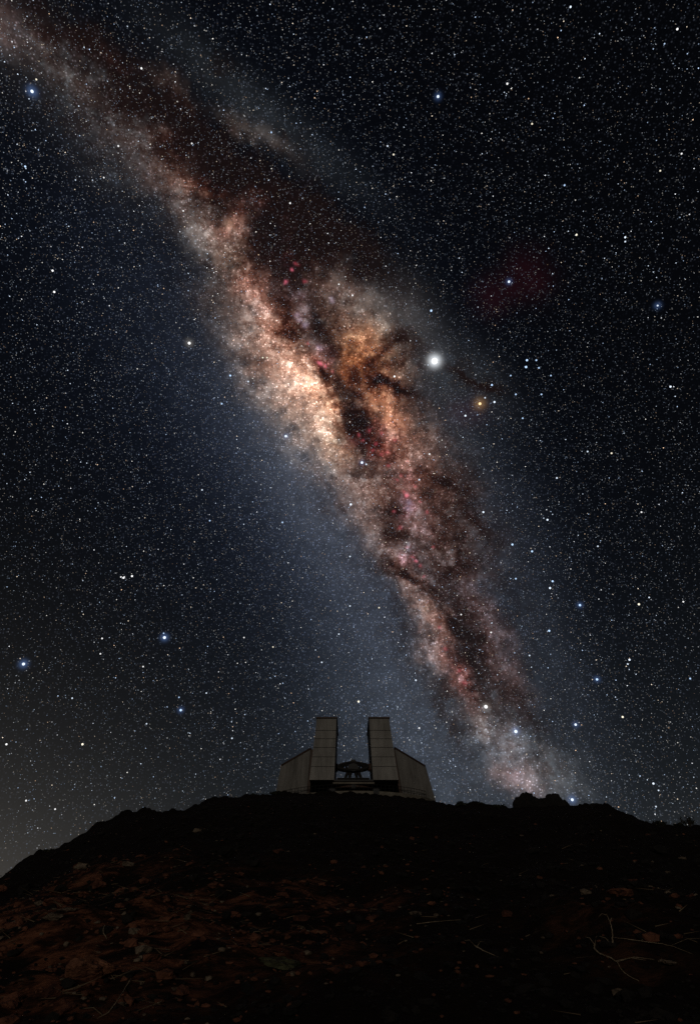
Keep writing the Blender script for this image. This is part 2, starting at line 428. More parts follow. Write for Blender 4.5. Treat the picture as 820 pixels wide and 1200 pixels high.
class MB:
    """collects boxes, bars, tubes and prisms into one mesh"""
    def __init__(s):
        s.v, s.f = [], []
    def add(s, vs, fs):
        n = len(s.v)
        s.v += [Vector(v) for v in vs]
        s.f += [[i + n for i in f] for f in fs]
        return s
    def hexa(s, a, b):
        """prism between two quads a and b (4 points each, same order)"""
        return s.add(list(a) + list(b), [(3, 2, 1, 0), (4, 5, 6, 7), (0, 1, 5, 4), (1, 2, 6, 5), (2, 3, 7, 6), (3, 0, 4, 7)])
    def box(s, lo, hi):
        x0, y0, z0 = lo; x1, y1, z1 = hi
        return s.hexa([(x0, y0, z0), (x1, y0, z0), (x1, y1, z0), (x0, y1, z0)], [(x0, y0, z1), (x1, y0, z1), (x1, y1, z1), (x0, y1, z1)])
    def tube(s, pts, rad, n=8, cap=True):
        pts = [Vector(p) for p in pts]
        rads = rad if isinstance(rad, (list, tuple)) else [rad] * len(pts)
        rings = []
        for i, p in enumerate(pts):
            t = (pts[min(i + 1, len(pts) - 1)] - pts[max(i - 1, 0)]).normalized()
            up = Vector((0, 0, 1)) if abs(t.z) < 0.9 else Vector((1, 0, 0))
            a = t.cross(up).normalized(); b = a.cross(t).normalized()
            rings.append([p + (a * math.cos(2 * math.pi * k / n) + b * math.sin(2 * math.pi * k / n)) * rads[i] for k in range(n)])
        vs = [q for r in rings for q in r]
        fs = [(i * n + k, i * n + (k + 1) % n, (i + 1) * n + (k + 1) % n, (i + 1) * n + k) for i in range(len(pts) - 1) for k in range(n)]
        if cap:
            fs += [tuple(range(n - 1, -1, -1)), tuple((len(pts) - 1) * n + k for k in range(n))]
        return s.add(vs, fs)
    def build(s, name, mat, parent=None, smooth=False):
        return mesh_obj(name, s.v, s.f, mat, parent, smooth)

def new_mat(name):
    m = bpy.data.materials.new(name)
    m.use_nodes = True
    nt = m.node_tree
    return m, nt, nt.nodes['Principled BSDF']

def stained(name, c1, c2, scale, rough=0.7, bump=0.0, bscale=30, metallic=0.0, stretch=(1, 1, 1), lo=.35, hi=.65):
    """two real colours mixed by noise, with fine relief"""
    m, nt, b = new_mat(name)
    g = nt.nodes.new('ShaderNodeNewGeometry')
    mp = nt.nodes.new('ShaderNodeMapping'); mp.inputs['Scale'].default_value = stretch
    nt.links.new(g.outputs['Position'], mp.inputs['Vector'])
    n = nt.nodes.new('ShaderNodeTexNoise'); n.inputs['Scale'].default_value = scale; n.inputs['Detail'].default_value = 7; n.inputs['Roughness'].default_value = .62
    nt.links.new(mp.outputs[0], n.inputs['Vector'])
    r = nt.nodes.new('ShaderNodeValToRGB')
    r.color_ramp.elements[0].position = lo; r.color_ramp.elements[0].color = (*c1, 1)
    r.color_ramp.elements[1].position = hi; r.color_ramp.elements[1].color = (*c2, 1)
    nt.links.new(n.outputs['Fac'], r.inputs[0]); nt.links.new(r.outputs[0], b.inputs['Base Color'])
    b.inputs['Roughness'].default_value = rough; b.inputs['Metallic'].default_value = metallic
    b.inputs['Specular IOR Level'].default_value = 0.25
    if bump:
        n2 = nt.nodes.new('ShaderNodeTexNoise'); n2.inputs['Scale'].default_value = bscale; n2.inputs['Detail'].default_value = 6
        nt.links.new(mp.outputs[0], n2.inputs['Vector'])
        bp = nt.nodes.new('ShaderNodeBump'); bp.inputs['Strength'].default_value = bump; bp.inputs['Distance'].default_value = .1
        nt.links.new(n2.outputs['Fac'], bp.inputs['Height']); nt.links.new(bp.outputs[0], b.inputs['Normal'])
    return m

# numpy value noise
_perm = RNG.permutation(4096)
_val = RNG.random(4096) * 2 - 1
def vnoise(x, y, seed=0):
    xi, yi = np.floor(x).astype(np.int64), np.floor(y).astype(np.int64)
    fx, fy = x - xi, y - yi
    fx = fx * fx * fx * (fx * (fx * 6 - 15) + 10); fy = fy * fy * fy * (fy * (fy * 6 - 15) + 10)
    hsh = lambda a, b: _val[_perm[(_perm[(a + seed * 131) & 4095] + b) & 4095]]
    v00, v10, v01, v11 = hsh(xi, yi), hsh(xi + 1, yi), hsh(xi, yi + 1), hsh(xi + 1, yi + 1)
    return (v00 * (1 - fx) + v10 * fx) * (1 - fy) + (v01 * (1 - fx) + v11 * fx) * fy
def fbm(x, y, seed=0, octs=5, gain=.5):
    s = np.zeros_like(x); a = 1.0; f = 1.0
    for o in range(octs):
        s += a * vnoise(x * f, y * f, seed + o * 7); a *= gain; f *= 2.03
    return s

# ------------------------------------------------------------------ the hill
SKYLINE = [(-60, 1060), (-25, 1042), (0, 1030), (25, 1012), (45, 1003), (62, 998), (80, 990), (95, 981), (110, 972), (124, 965), (136, 958), (150, 954), (163, 954), (172, 951), (188, 953), (205, 952),
           (220, 952), (228, 947), (240, 940), (255, 935), (280, 933), (300, 932), (325, 929), (360, 930), (420, 932), (470, 936), (505, 941), (525, 944), (540, 944), (560, 943), (585, 946),
           (600, 946), (625, 944), (668, 944), (690, 944), (710, 947), (728, 956), (742, 960), (750, 965), (765, 968), (790, 969), (820, 968), (860, 975), (900, 990)]
_az = np.array([math.atan2(pix(*p).x, pix(*p).y) for p in SKYLINE])
_te = np.array([pix(*p).z / math.hypot(pix(*p).x, pix(*p).y) for p in SKYLINE])
_az = np.concatenate([[-math.pi, -2.0, -1.1], _az, [1.1, 2.0, math.pi]])
_te = np.concatenate([[-.08, -.06, -.01], _te, [.06, -.04, -.08]])

def smooth01(t):
    t = np.clip(t, 0, 1)
    return t * t * (3 - 2 * t)

def terrain(x, y):
    x = np.asarray(x, float); y = np.asarray(y, float)
    r = np.hypot(x, y) + 1e-6
    a = np.arctan2(x, y)
    te = np.interp(a, _az, _te)
    tes = sum(np.interp(np.clip(a + d, -math.pi, math.pi), _az, _te) for d in (-.08, -.04, 0, .04, .08)) / 5
    R = 50 + 3 * np.sin(a * 3.1 + .6) - 3 * np.abs(a)
    zr = CAM.z + te * R; zrs = CAM.z + tes * R
    s = np.clip((r - 5.0) / (R - 5.0), 0, 1)
    z = zrs * (0.86 * s + 0.14 * s * s) + (zr - zrs) * smooth01((r / R - .75) / .25)
    beyond = np.clip(r - R, 0, None)
    z = z - 0.30 * (1 - np.exp(-beyond / 3)) - 0.28 * np.clip(beyond - 32, 0, None)
    z = np.maximum(z, -70)
    fade = 1 - 0.85 * smooth01((r / R - .70) / .28)
    fade = np.where(r > R, 0.10, fade)
    near = smooth01((r - 1.0) / 5.0)
    n = 0.42 * fbm(x / 5.5, y / 5.5, 3, 3) + 0.16 * fbm(x / 1.6, y / 1.3, 9, 4, .55)
    # shallow rock ledges running across the slope
    q = y * 0.55 + 0.12 * x + 1.1 * fbm(x / 4.0, y / 4.0, 21, 3)
    n = n + 0.16 * (smooth01((q - np.floor(q)) * 2.4) - (q - np.floor(q))) * (0.5 + 0.5 * vnoise(x / 3.0, y / 3.0, 40))
    crest = np.exp(-((r / R - 1.0) / .035) ** 2) * (np.abs(a) < .9)
    return z + n * fade * near + crest * (.22 * fbm(x / .8, y / .8, 70, 4, .6) + .16 * vnoise(x / 2.4, y / 2.4, 77))

def ground_hit(px, py):
    """where the line of sight of a photo pixel meets the hill"""
    d = pix(px, py).normalized()
    t = np.linspace(2, 70, 6000)
    X = CAM.x + d.x * t; Y = CAM.y + d.y * t; Z = CAM.z + d.z * t
    G = terrain(X, Y)
    k = np.nonzero(Z < G)[0]
    k = k[0] if len(k) else len(t) - 1
    return Vector((X[k], Y[k], float(G[k])))

def gz(x, y):
    return float(terrain(np.array([x]), np.array([y]))[0])

soil, nt, bs = new_mat('stony_soil')
def _n(t): return nt.nodes.new(t)
geo = _n('ShaderNodeNewGeometry')
def tnoise(scale, detail, rough, stretch=(1, 1, 1)):
    mp = _n('ShaderNodeMapping'); mp.inputs['Scale'].default_value = stretch
    nt.links.new(geo.outputs['Position'], mp.inputs['Vector'])
    n = _n('ShaderNodeTexNoise'); n.inputs['Scale'].default_value = scale; n.inputs['Detail'].default_value = detail; n.inputs['Roughness'].default_value = rough
    nt.links.new(mp.outputs[0], n.inputs['Vector'])
    return n.outputs['Fac']
def tramp(fac, p0, p1):
    r = _n('ShaderNodeMapRange'); r.interpolation_type = 'SMOOTHSTEP'
    nt.links.new(fac, r.inputs[0]); r.inputs[1].default_value = p0; r.inputs[2].default_value = p1
    return r.outputs[0]
def tmix(fac, a, b):
    m = _n('ShaderNodeMix'); m.data_type = 'RGBA'
    nt.links.new(fac, m.inputs['Factor'])
    for k, v in ((6, a), (7, b)):
        if isinstance(v, tuple): m.inputs[k].default_value = (*v, 1)
        else: nt.links.new(v, m.inputs[k])
    return m.outputs[2]
def tmath(op, a, b):
    m = _n('ShaderNodeMath'); m.operation = op
    for i, v in enumerate((a, b)):
        if isinstance(v, float): m.inputs[i].default_value = v
        else: nt.links.new(v, m.inputs[i])
    return m.outputs[0]
sp = _n('ShaderNodeSeparateXYZ'); nt.links.new(geo.outputs['Position'], sp.inputs[0])
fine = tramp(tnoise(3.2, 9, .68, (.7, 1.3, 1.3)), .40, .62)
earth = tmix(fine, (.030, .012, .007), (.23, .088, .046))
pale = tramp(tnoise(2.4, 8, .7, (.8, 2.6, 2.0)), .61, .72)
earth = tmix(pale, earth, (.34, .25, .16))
# light put into the colour: red earth in lit patches, near-black gravel for shade
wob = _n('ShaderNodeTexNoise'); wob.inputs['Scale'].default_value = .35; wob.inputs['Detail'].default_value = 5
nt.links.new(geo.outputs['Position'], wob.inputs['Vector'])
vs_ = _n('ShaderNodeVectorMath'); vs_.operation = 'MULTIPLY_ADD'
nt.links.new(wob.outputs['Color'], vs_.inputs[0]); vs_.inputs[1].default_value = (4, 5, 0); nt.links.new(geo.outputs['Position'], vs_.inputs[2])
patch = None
LIT_EARTH = []
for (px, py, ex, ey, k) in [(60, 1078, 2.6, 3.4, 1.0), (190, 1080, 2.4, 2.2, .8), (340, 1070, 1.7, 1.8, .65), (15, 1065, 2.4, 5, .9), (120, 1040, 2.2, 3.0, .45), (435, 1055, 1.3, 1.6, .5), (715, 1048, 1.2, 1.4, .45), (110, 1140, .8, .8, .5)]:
    LIT_EARTH.append((ground_hit(px, py), ex, ey, k))
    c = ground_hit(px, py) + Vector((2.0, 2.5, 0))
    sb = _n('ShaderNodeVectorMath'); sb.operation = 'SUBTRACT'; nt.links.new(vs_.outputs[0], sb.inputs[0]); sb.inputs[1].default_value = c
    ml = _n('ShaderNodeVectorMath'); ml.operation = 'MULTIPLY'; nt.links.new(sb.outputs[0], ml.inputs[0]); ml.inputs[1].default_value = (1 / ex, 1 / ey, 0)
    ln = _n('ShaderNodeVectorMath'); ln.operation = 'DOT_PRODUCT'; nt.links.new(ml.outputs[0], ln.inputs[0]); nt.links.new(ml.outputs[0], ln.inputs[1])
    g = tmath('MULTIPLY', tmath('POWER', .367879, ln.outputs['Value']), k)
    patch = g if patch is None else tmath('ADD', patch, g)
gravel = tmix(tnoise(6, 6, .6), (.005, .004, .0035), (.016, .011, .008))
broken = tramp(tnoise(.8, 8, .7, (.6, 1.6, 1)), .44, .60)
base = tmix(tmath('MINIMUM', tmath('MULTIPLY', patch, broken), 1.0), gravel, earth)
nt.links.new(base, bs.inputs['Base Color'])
bs.inputs['Roughness'].default_value = .95
bs.inputs['Specular IOR Level'].default_value = .1
bp = _n('ShaderNodeBump'); bp.inputs['Strength'].default_value = .9; bp.inputs['Distance'].default_value = .12
nt.links.new(tnoise(7, 9, .68, (.6, 1.4, 1.2)), bp.inputs['Height']); nt.links.new(bp.outputs[0], bs.inputs['Normal'])

az = np.concatenate([np.arange(-180, -50, 2.0), np.arange(-50, 50.001, .2), np.arange(52, 180, 2.0)]) * math.pi / 180
rr = np.concatenate([[0.0], np.geomspace(1.2, 44, 230), np.linspace(44.2, 54, 50), np.geomspace(55, 9000, 46)])
A, Rr = np.meshgrid(az, rr)
XX, YY = Rr * np.sin(A), Rr * np.cos(A)
ZZ = terrain(XX.ravel(), YY.ravel())
vv = np.stack([XX.ravel(), YY.ravel(), ZZ], 1)
na, nr = len(az), len(rr)
i0, j0 = np.meshgrid(np.arange(nr - 1), np.arange(na), indexing='ij')
j1 = (j0 + 1) % na
fq = np.stack([i0 * na + j0, i0 * na + j1, (i0 + 1) * na + j1, (i0 + 1) * na + j0], -1).reshape(-1, 4)
me = bpy.data.meshes.new('hillside')
me.vertices.add(len(vv)); me.vertices.foreach_set('co', vv.ravel())
me.loops.add(fq.size); me.loops.foreach_set('vertex_index', fq[:, ::-1].ravel().astype(np.int32))
me.polygons.add(len(fq)); me.polygons.foreach_set('loop_start', np.arange(0, fq.size, 4, dtype=np.int32)); me.polygons.foreach_set('loop_total', np.full(len(fq), 4, np.int32))
me.polygons.foreach_set('use_smooth', np.ones(len(fq), bool))
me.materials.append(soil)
me.update(calc_edges=True); me.validate()
hill = bpy.data.objects.new('hillside', me)
COL.objects.link(hill)
tag(hill, 'dark stony hillside of reddish earth rising to a rough crest', 'hill', kind='structure')

# ------------------------------------------------------------------ the observatory
D = 66.0
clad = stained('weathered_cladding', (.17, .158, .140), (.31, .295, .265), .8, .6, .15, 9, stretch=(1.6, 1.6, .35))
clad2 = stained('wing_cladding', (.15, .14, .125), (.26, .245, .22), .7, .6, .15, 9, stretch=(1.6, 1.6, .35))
steel_dark = stained('dark_steel', (.012, .011, .010), (.03, .027, .024), 2.0, .55)
trim_mat = stained('brown_trim', (.050, .028, .018), (.085, .05, .035), 1.5, .6)
conc = stained('pale_concrete', (.13, .115, .09), (.24, .21, .165), .9, .85, .3, 8)
body_mat = stained('grey_wall', (.05, .047, .042), (.08, .074, .066), 1.0, .7)

gzb = gz(0.4, D)
obs = empty('observatory', (at(414, 930, D).x, D, gzb))
tag(obs, 'angular metal clad telescope building with two upright slabs on the hilltop', 'observatory')
OB = Vector(obs.location)
def loc(p):
    return Vector(p) - OB

def sheet(mb, bl, br, tr, tl, ribs, depth, thick=.04):
    """a corrugated sheet between four corners, ribs running up"""
    bl, br, tr, tl = (Vector(p) for p in (bl, br, tr, tl))
    nrm = (br - bl).cross(tl - bl).normalized()
    prof = [(0, 0), (.30, 0), (.42, 1), (.88, 1), (1.0, 0)]
    us = []
    for k in range(ribs):
        for (u, h) in prof[:-1]:
            us.append(((k + u) / ribs, h))
    us.append((1.0, 0))
    n = len(us)
    vs = []
    for back in (0, 1):
        for v in (0, 1):
            for (u, h) in us:
                p = (bl.lerp(br, u)).lerp(tl.lerp(tr, u), v)
                vs.append(p + nrm * (h * depth - back * thick))
    fs = []
    for i in range(n - 1):
        fs.append((i, i + 1, n + i + 1, n + i))
        fs.append((2 * n + i + 1, 2 * n + i, 3 * n + i, 3 * n + i + 1))
        fs.append((i + 1, i, 2 * n + i, 2 * n + i + 1))
        fs.append((n + i, n + i + 1, 3 * n + i + 1, 3 * n + i))
    fs += [(0, n, 3 * n, 2 * n), (2 * n - 1, n - 1, 3 * n - 1, 4 * n - 1)]
    mb.add(vs, fs)

SEAMS = [914.4, 898.6, 887.2, 876.3, 866.0, 856.2, 842.4]
def tower(xl0, xr0, xl1, xr1, depth):
    """upright slab: foot from xl0 to xr0, top from xl1 to xr1 in the photograph"""
    q = [loc(at(xl0, 914.4, D)), loc(at(xr0, 914.4, D)), loc(at(xr1, 842.4, D)), loc(at(xl1, 842.4, D))]
    back = [p + Vector((0, depth, 0)) for p in q]
    mb = MB(); mb.hexa(q, back)
    t = mb.build('tower', body_mat, obs)
    off = Vector((0, -.07, 0))
    for k in range(6):
        y0, y1 = SEAMS[k], SEAMS[k + 1]
        f = lambda yy, a, b: a + (b - a) * (914.4 - yy) / (914.4 - 842.4)
        g = .28
        c = [loc(at(f(y0 - g, xl0, xl1), y0 - g, D)), loc(at(f(y0 - g, xr0, xr1), y0 - g, D)), loc(at(f(y1 + g, xr0, xr1), y1 + g, D)), loc(at(f(y1 + g, xl0, xl1), y1 + g, D))]
        pm = MB(); sheet(pm, *[p + off for p in c], 13, .055)
        pm.build('panel', clad, t)
    # flashing along the top edge and down the inner jamb
    mb = MB(); z = q[3].z
    mb.box((q[3].x - .08, q[3].y - .22, z + .004), (q[2].x + .08, q[3].y + depth + .1, z + .16))
    mb.build('coping', trim_mat, t)
    return t
tower(362.5, 391.6, 371.2, 394.4, 7.5)
tower(437.2, 466.8, 432.2, 455.6, 7.5)

def wing(xo0, xo1, yo1, xi1, yi1, xi0, side):
    """slanting side wall: outer edge foot xo0, outer top (xo1, yo1), inner top (xi1, yi1), inner foot xi0"""
    Yi, Yo = D + .9, D + 4.6
    yb = 944
    if side < 0:
        q = [loc(at(xo0 - 2, yb, Yo)), loc(at(xi0, yb, Yi)), loc(at(xi1, yi1, Yi)), loc(at(xo1, yo1, Yo))]
    else:
        q = [loc(at(xi0, yb, Yi)), loc(at(xo0 + 2, yb, Yo)), loc(at(xo1, yo1, Yo)), loc(at(xi1, yi1, Yi))]
    back = [p + Vector((0, 6.0, 0)) for p in q]
    mb = MB(); mb.hexa(q, back)
    w = mb.build('wing', body_mat, obs)
    nrm = (q[1] - q[0]).cross(q[3] - q[0]).normalized() * .07
    n = 4
    for k in range(n):
        u0, u1 = k / n + .006, (k + 1) / n - .006
        c = [q[0].lerp(q[1], u0), q[0].lerp(q[1], u1), q[3].lerp(q[2], u1), q[3].lerp(q[2], u0)]
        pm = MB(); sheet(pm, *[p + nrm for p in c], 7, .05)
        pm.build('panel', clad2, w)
    # dark flashing along the sloping roof edge
    a, b = (q[3], q[2])
    e = Vector((0, 0, .20)); f = Vector((0, -.22, 0)); g = Vector((0, 6.1, 0))
    mb = MB(); mb.hexa([a + f, b + f, b + f + e, a + f + e], [a + g, b + g, b + g + e, a + g + e])
    mb.build('roof_edge', trim_mat, w)
    # corner post where the wing meets the slab
    ib, it = (q[1], q[2]) if side < 0 else (q[0], q[3])
    s = .28 * -side
    d = Vector((s, 0, 0)); f = Vector((0, -.12, 0)); g = Vector((0, .4, 0))
    mb = MB(); mb.hexa([ib + f, ib + d + f, ib + d + g, ib + g], [it + f, it + d + f, it + d + g, it + g])
    mb.build('corner_post', trim_mat, w)
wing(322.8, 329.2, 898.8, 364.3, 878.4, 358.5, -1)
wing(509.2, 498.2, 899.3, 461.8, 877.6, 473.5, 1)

# dark undercroft below the slabs, set back
mb = MB()
a, b = loc(at(359.5, 946, D + 3.4)), loc(at(472.5, 946, D + 3.4)); t = loc(at(414, 914.2, D)).z
mb.box((a.x, a.y, a.z), (b.x, a.y + 4.0, t))
mb.build('undercroft', steel_dark, obs)
# floor of the slit between the slabs and its front sill
mb = MB()
a, b = loc(at(391.2, 915.6, D - .1)), loc(at(437.6, 913.4, D - .1))
mb.box((a.x, a.y, a.z), (b.x, a.y + 7.3, b.z)); mb.build('sill_beam', steel_dark, obs)
mb = MB()
a, b = loc(at(390.0, 918.4, D - .3)), loc(at(438.6, 916.6, D - .3))
mb.box((a.x, a.y, a.z), (b.x, a.y + .8, b.z)); mb.build('ledge', conc, obs)
mb = MB()                                             # bowed apron panel under the ledge
n = 14
top, bot = [], []
for i in range(n + 1):
    u = i / n; px = 394 + u * 41
    bow = -.7 * (1 - (2 * u - 1) ** 2)
    top.append(loc(at(px, 918.9, D + .7)) + Vector((0, bow, 0))); bot.append(loc(at(px, 923.6, D + .7)) + Vector((0, bow, 0)))
vs = top + bot + [p + Vector((0, .25, 0)) for p in top] + [p + Vector((0, .25, 0)) for p in bot]
m_ = n + 1
fs = []
for i in range(n):
    fs += [(m_ + i, m_ + i + 1, i + 1, i), (2 * m_ + i, 2 * m_ + i + 1, 3 * m_ + i + 1, 3 * m_ + i), (i, i + 1, 2 * m_ + i + 1, 2 * m_ + i), (m_ + i + 1, m_ + i, 3 * m_ + i, 3 * m_ + i + 1)]
fs += [(0, 2 * m_, 3 * m_, m_), (n, m_ + n, 3 * m_ + n, 2 * m_ + n)]
mb.add(vs, fs); mb.build('apron_panel', trim_mat, obs)
mb = MB()                                             # motor box in the middle of the apron
a, b = loc(at(411.5, 923.8, D - .5)), loc(at(416.6, 918.9, D - .5))
mb.box((a.x, a.y, a.z), (b.x, a.y + .5, b.z)); mb.build('motor_box', steel_dark, obs)

# round concrete base the building turns on, with a walkway rail
cx, cy = OB.x - OB.x + .1, 7.5
Rb = 9.2
ztop = loc(at(414, 926.6, D - 1.7)).z
zbot = -2.2
mb = MB(); n = 72
ring = []
for i in range(n):
    a = 2 * math.pi * i / n
    ring.append((math.sin(a), -math.cos(a)))
vs = [(cx + x * Rb, cy + y * Rb, zbot) for x, y in ring] + [(cx + x * Rb, cy + y * Rb, ztop) for x, y in ring] + [(cx + x * (Rb - 1.1), cy + y * (Rb - 1.1), ztop + .01) for x, y in ring]
fs = []
for i in range(n):
    j = (i + 1) % n
    fs += [(i, j, n + j, n + i), (n + i, n + j, 2 * n + j, 2 * n + i)]
fs.append(tuple(range(2 * n, 3 * n)))
mb.add(vs, fs); base = mb.build('base_ring', conc, obs)
ra = np.radians(np.arange(-58, 58.1, 2.9))
for i, a in enumerate(ra):
    x, y = cx + math.sin(a) * (Rb - .12), cy - math.cos(a) * (Rb - .12)
    mb = MB(); mb.tube([(x, y, ztop), (x, y, ztop + .62)], .022, 6)
    mb.build('rail_post', steel_dark, base)
for hgt in (.62, .33):
    mb = MB(); mb.tube([(cx + math.sin(a) * (Rb - .12), cy - math.cos(a) * (Rb - .12), ztop + hgt) for a in ra], .024, 6)
    mb.build('handrail', steel_dark, base)
for px in (389.3, 440.6):                             # dark drive units standing on the ring
    c = loc(at(px, 927, D - 1.2)); mb = MB()
    mb.box((c.x - .28, c.y - .3, ztop - .35), (c.x + .28, c.y + .3, ztop + .24)); mb.tube([(c.x - .4, c.y, ztop + .1), (c.x + .4, c.y, ztop + .1)], .12, 10)
    mb.build('drive_unit', steel_dark, base)

# ------------------------------------------------------------------ the telescope standing in the slit
TY = D + 3.2
tel = empty('telescope', at(414, 914.0, TY))
tag(tel, 'dark telescope with splayed struts standing in the open slit between the slabs', 'telescope')
TB = Vector(tel.location)
def tp(px, py, dy=0.0):
    p = at(px, py, TY) - TB
    return Vector((p.x, p.y + dy, p.z))
tmat = steel_dark
a, b = tp(410.9, 902), tp(416.4, 890.8)
mb = MB(); mb.box((a.x, -.35, a.z), (b.x, .35, b.z)); a, b = tp(409.9, 893.6), tp(417.4, 892.4); mb.box((a.x, -.42, a.z), (b.x, .42, b.z)); mb.build('top_unit', tmat, tel)
a, b = tp(407.4, 905.0), tp(420.0, 895.6)
mb = MB()
n = 10
oct_ = [(math.cos(2 * math.pi * (k + .5) / n), math.sin(2 * math.pi * (k + .5) / n)) for k in range(n)]
ca = (a + b) / 2; hw = (b.x - a.x) / 2; hh = (b.z - a.z) / 2
vs = [(ca.x + c * hw, -.6, ca.z + s * hh) for c, s in oct_] + [(ca.x + c * hw, .6, ca.z + s * hh) for c, s in oct_]
mb.add(vs, [tuple(range(n))[::-1], tuple(range(n, 2 * n))] + [(i, (i + 1) % n, n + (i + 1) % n, n + i) for i in range(n)])
mb.build('mirror_cell', tmat, tel)
for dy in (-.5, .5):
    up = [(395.2, 899.6), (398.5, 897.2), (404, 895.6), (411, 894.6), (416.5, 894.6), (423, 895.6), (428.5, 896.6), (431.6, 899.2)]
    dn = [(395.2, 899.6), (397.5, 901.2), (402, 902.2), (408, 903.2), (419, 903.2), (425, 902.2), (429.5, 901.0), (431.6, 899.2)]
    mb = MB(); mb.tube([tp(x, y, dy) for x, y in up], .13, 8); mb.build('upper_chord', tmat, tel)
    mb = MB(); mb.tube([tp(x, y, dy) for x, y in dn], .13, 8); mb.build('lower_chord', tmat, tel)
    for (x0, y0, x1, y1) in [(398.5, 897.2, 402, 902.2), (404, 895.6, 400, 901.7), (404, 895.6, 408, 903.2), (423, 895.6, 419, 903.2), (423, 895.6, 426.5, 901.9), (428.5, 896.6, 425, 902.2)]:
        mb = MB(); mb.tube([tp(x0, y0, dy), tp(x1, y1, dy)], .07, 6); mb.build('strut', tmat, tel)
for (x0, y0, x1, y1) in [(408.5, 902.5, 403.6, 914.0), (411, 904, 409.0, 914.0), (416.5, 904, 418.4, 914.0), (419, 902.5, 423.8, 914.0)]:
    mb = MB(); mb.tube([tp(x0, y0), tp(x1, y1)], [.20, .14], 8); mb.build('leg', tmat, tel)
for s_, px in ((-1, 393.6), (1, 433.2)):              # bearings at both ends
    c = tp(px, 899.6); mb = MB(); mb.tube([c + Vector((-.22, 0, 0)), c + Vector((.22, 0, 0))], .42, 14); mb.build('bearing', trim_mat, tel)
for py in (908.4, 910.6):
    mb = MB(); mb.tube([tp(394.6, py, 1.6), tp(433.0, py, 1.6)], .028, 6); mb.build('guard_rail', tmat, tel)
mb = MB(); a, b = tp(395, 914.6), tp(432.6, 913.8); mb.box((a.x, -1.2, a.z), (b.x, 1.8, b.z)); mb.build('azimuth_floor', tmat, tel)

# ------------------------------------------------------------------ rocks
rock_red = stained('red_rock', (.045, .016, .010), (.22, .085, .045), 5.0, .9, .8, 14)
rock_dark = stained('dark_rock', (.005, .0045, .004), (.018, .014, .011), 5.0, .9, .8, 14)
rock_pale = stained('pale_rock', (.06, .042, .028), (.27, .205, .14), 6.0, .9, .8, 16)
rock_green = stained('lichen_rock', (.022, .022, .010), (.12, .12, .06), 7.0, .9, .8, 18)
rock_black = stained('black_rock', (.008, .007, .006), (.02, .016, .013), 4.0, .9, .8, 10)

def rock_mesh(name, seed, mat, subdiv=3, flat=.55, rough=.30, wedge=0.0):
    bm = bmesh.new(); bmesh.ops.create_icosphere(bm, subdivisions=subdiv, radius=1.0)
    rn = np.random.default_rng(seed)
    cuts = []
    for k in range(9):                                # broken facets: flatten the ball against random planes
        v = Vector(rn.normal(size=3)).normalized(); cuts.append((v, rn.uniform(.55, .88)))
    P = np.array([v.co[:] for v in bm.verts])
    for (nv, dd) in cuts:
        h = P @ np.array(nv); over = np.clip(h - dd, 0, None)
        P -= over[:, None] * np.array(nv)[None] * .92
    nz = fbm(P[:, 0] * 2.1 + seed * 3.7, P[:, 1] * 2.1 + P[:, 2] * 1.7, seed % 50, 4, .55)
    P *= (1 + rough * nz)[:, None] * np.array([[1, .8, flat]])
    if wedge:
        P[:, 2] *= 1 - wedge * np.clip(P[:, 0], -.6, 1)
    for v, p in zip(bm.verts, P):
        v.co = p
    me = bpy.data.meshes.new(name); bm.to_mesh(me); bm.free()
    me.materials.append(mat)
    return me

def place_rock(px, py, wpx, mesh, name, label, group=None, squash=1.0, rz=None, sink=.25):
    p = ground_hit(px, py)
    dep = (p - CAM).dot(pix(410, 600).normalized())
    s = wpx * .5 / F * dep
    o = bpy.data.objects.new(name, mesh); COL.objects.link(o)
    o.rotation_euler = (random.uniform(-.12, .12), random.uniform(-.12, .12), random.uniform(0, 6.28) if rz is None else rz)
    o.scale = (s, s, s * squash)
    zmin = min(v.co.z for v in mesh.vertices) * s * squash
    o.location = (p.x, p.y, p.z - zmin * (1 - sink) * .75)
    tag(o, label, 'rock', group)
    return o

rock_tan = stained('tan_rock', (.07, .026, .014), (.32, .14, .075), 3.0, .9, .8, 10)
place_rock(110, 1146, 56, rock_mesh('wedge_rock', 31, rock_tan, 4, .62, .26, .55), 'boulder', 'largest reddish wedge shaped boulder on the lower slope, pale along its edge', rz=.15, sink=.3, squash=.72)
place_rock(62, 1078, 26, rock_mesh('slab_a', 5, rock_pale, 3, .34, .25), 'flat_rock', 'yellowish flat stone on the red earth next to the wide orange slab', rz=.1)
place_rock(80, 1068, 24, rock_mesh('slab_b', 6, rock_pale, 3, .22, .3), 'flat_rock', 'thin whitish stone beside the orange slab on the red earth', rz=-.25)
place_rock(70, 1062, 34, rock_mesh('slab_c', 8, rock_red, 3, .36, .25), 'flat_rock', 'wide orange red slab bedded in the largest patch of red earth coloured as lit', rz=0)
place_rock(326, 1136, 52, rock_mesh('slab_d', 9, rock_green, 3, .30, .22), 'flat_rock', 'greenish lichen covered flat slab low on the middle of the slope', rz=0)
place_rock(727, 1050, 34, rock_mesh('slab_e', 12, rock_red, 3, .28, .25), 'flat_rock', 'reddish slab on the dark slope just above the dry branches', rz=0)
place_rock(783, 1131, 26, rock_mesh('slab_f', 14, rock_pale, 3, .22, .3, .4), 'flat_rock', 'pale pointed stone lying below the longest dry branch', rz=.1)
place_rock(95, 1018, 16, rock_mesh('slab_g', 15, rock_pale, 3, .45, .3), 'flat_rock', 'small pale stone high on the slope above the orange slab', rz=.3)
place_rock(150, 1015, 20, rock_mesh('slab_h', 16, rock_pale, 3, .35, .3), 'flat_rock', 'dull tan stone on the dark slope below the double rock hump', rz=.3)

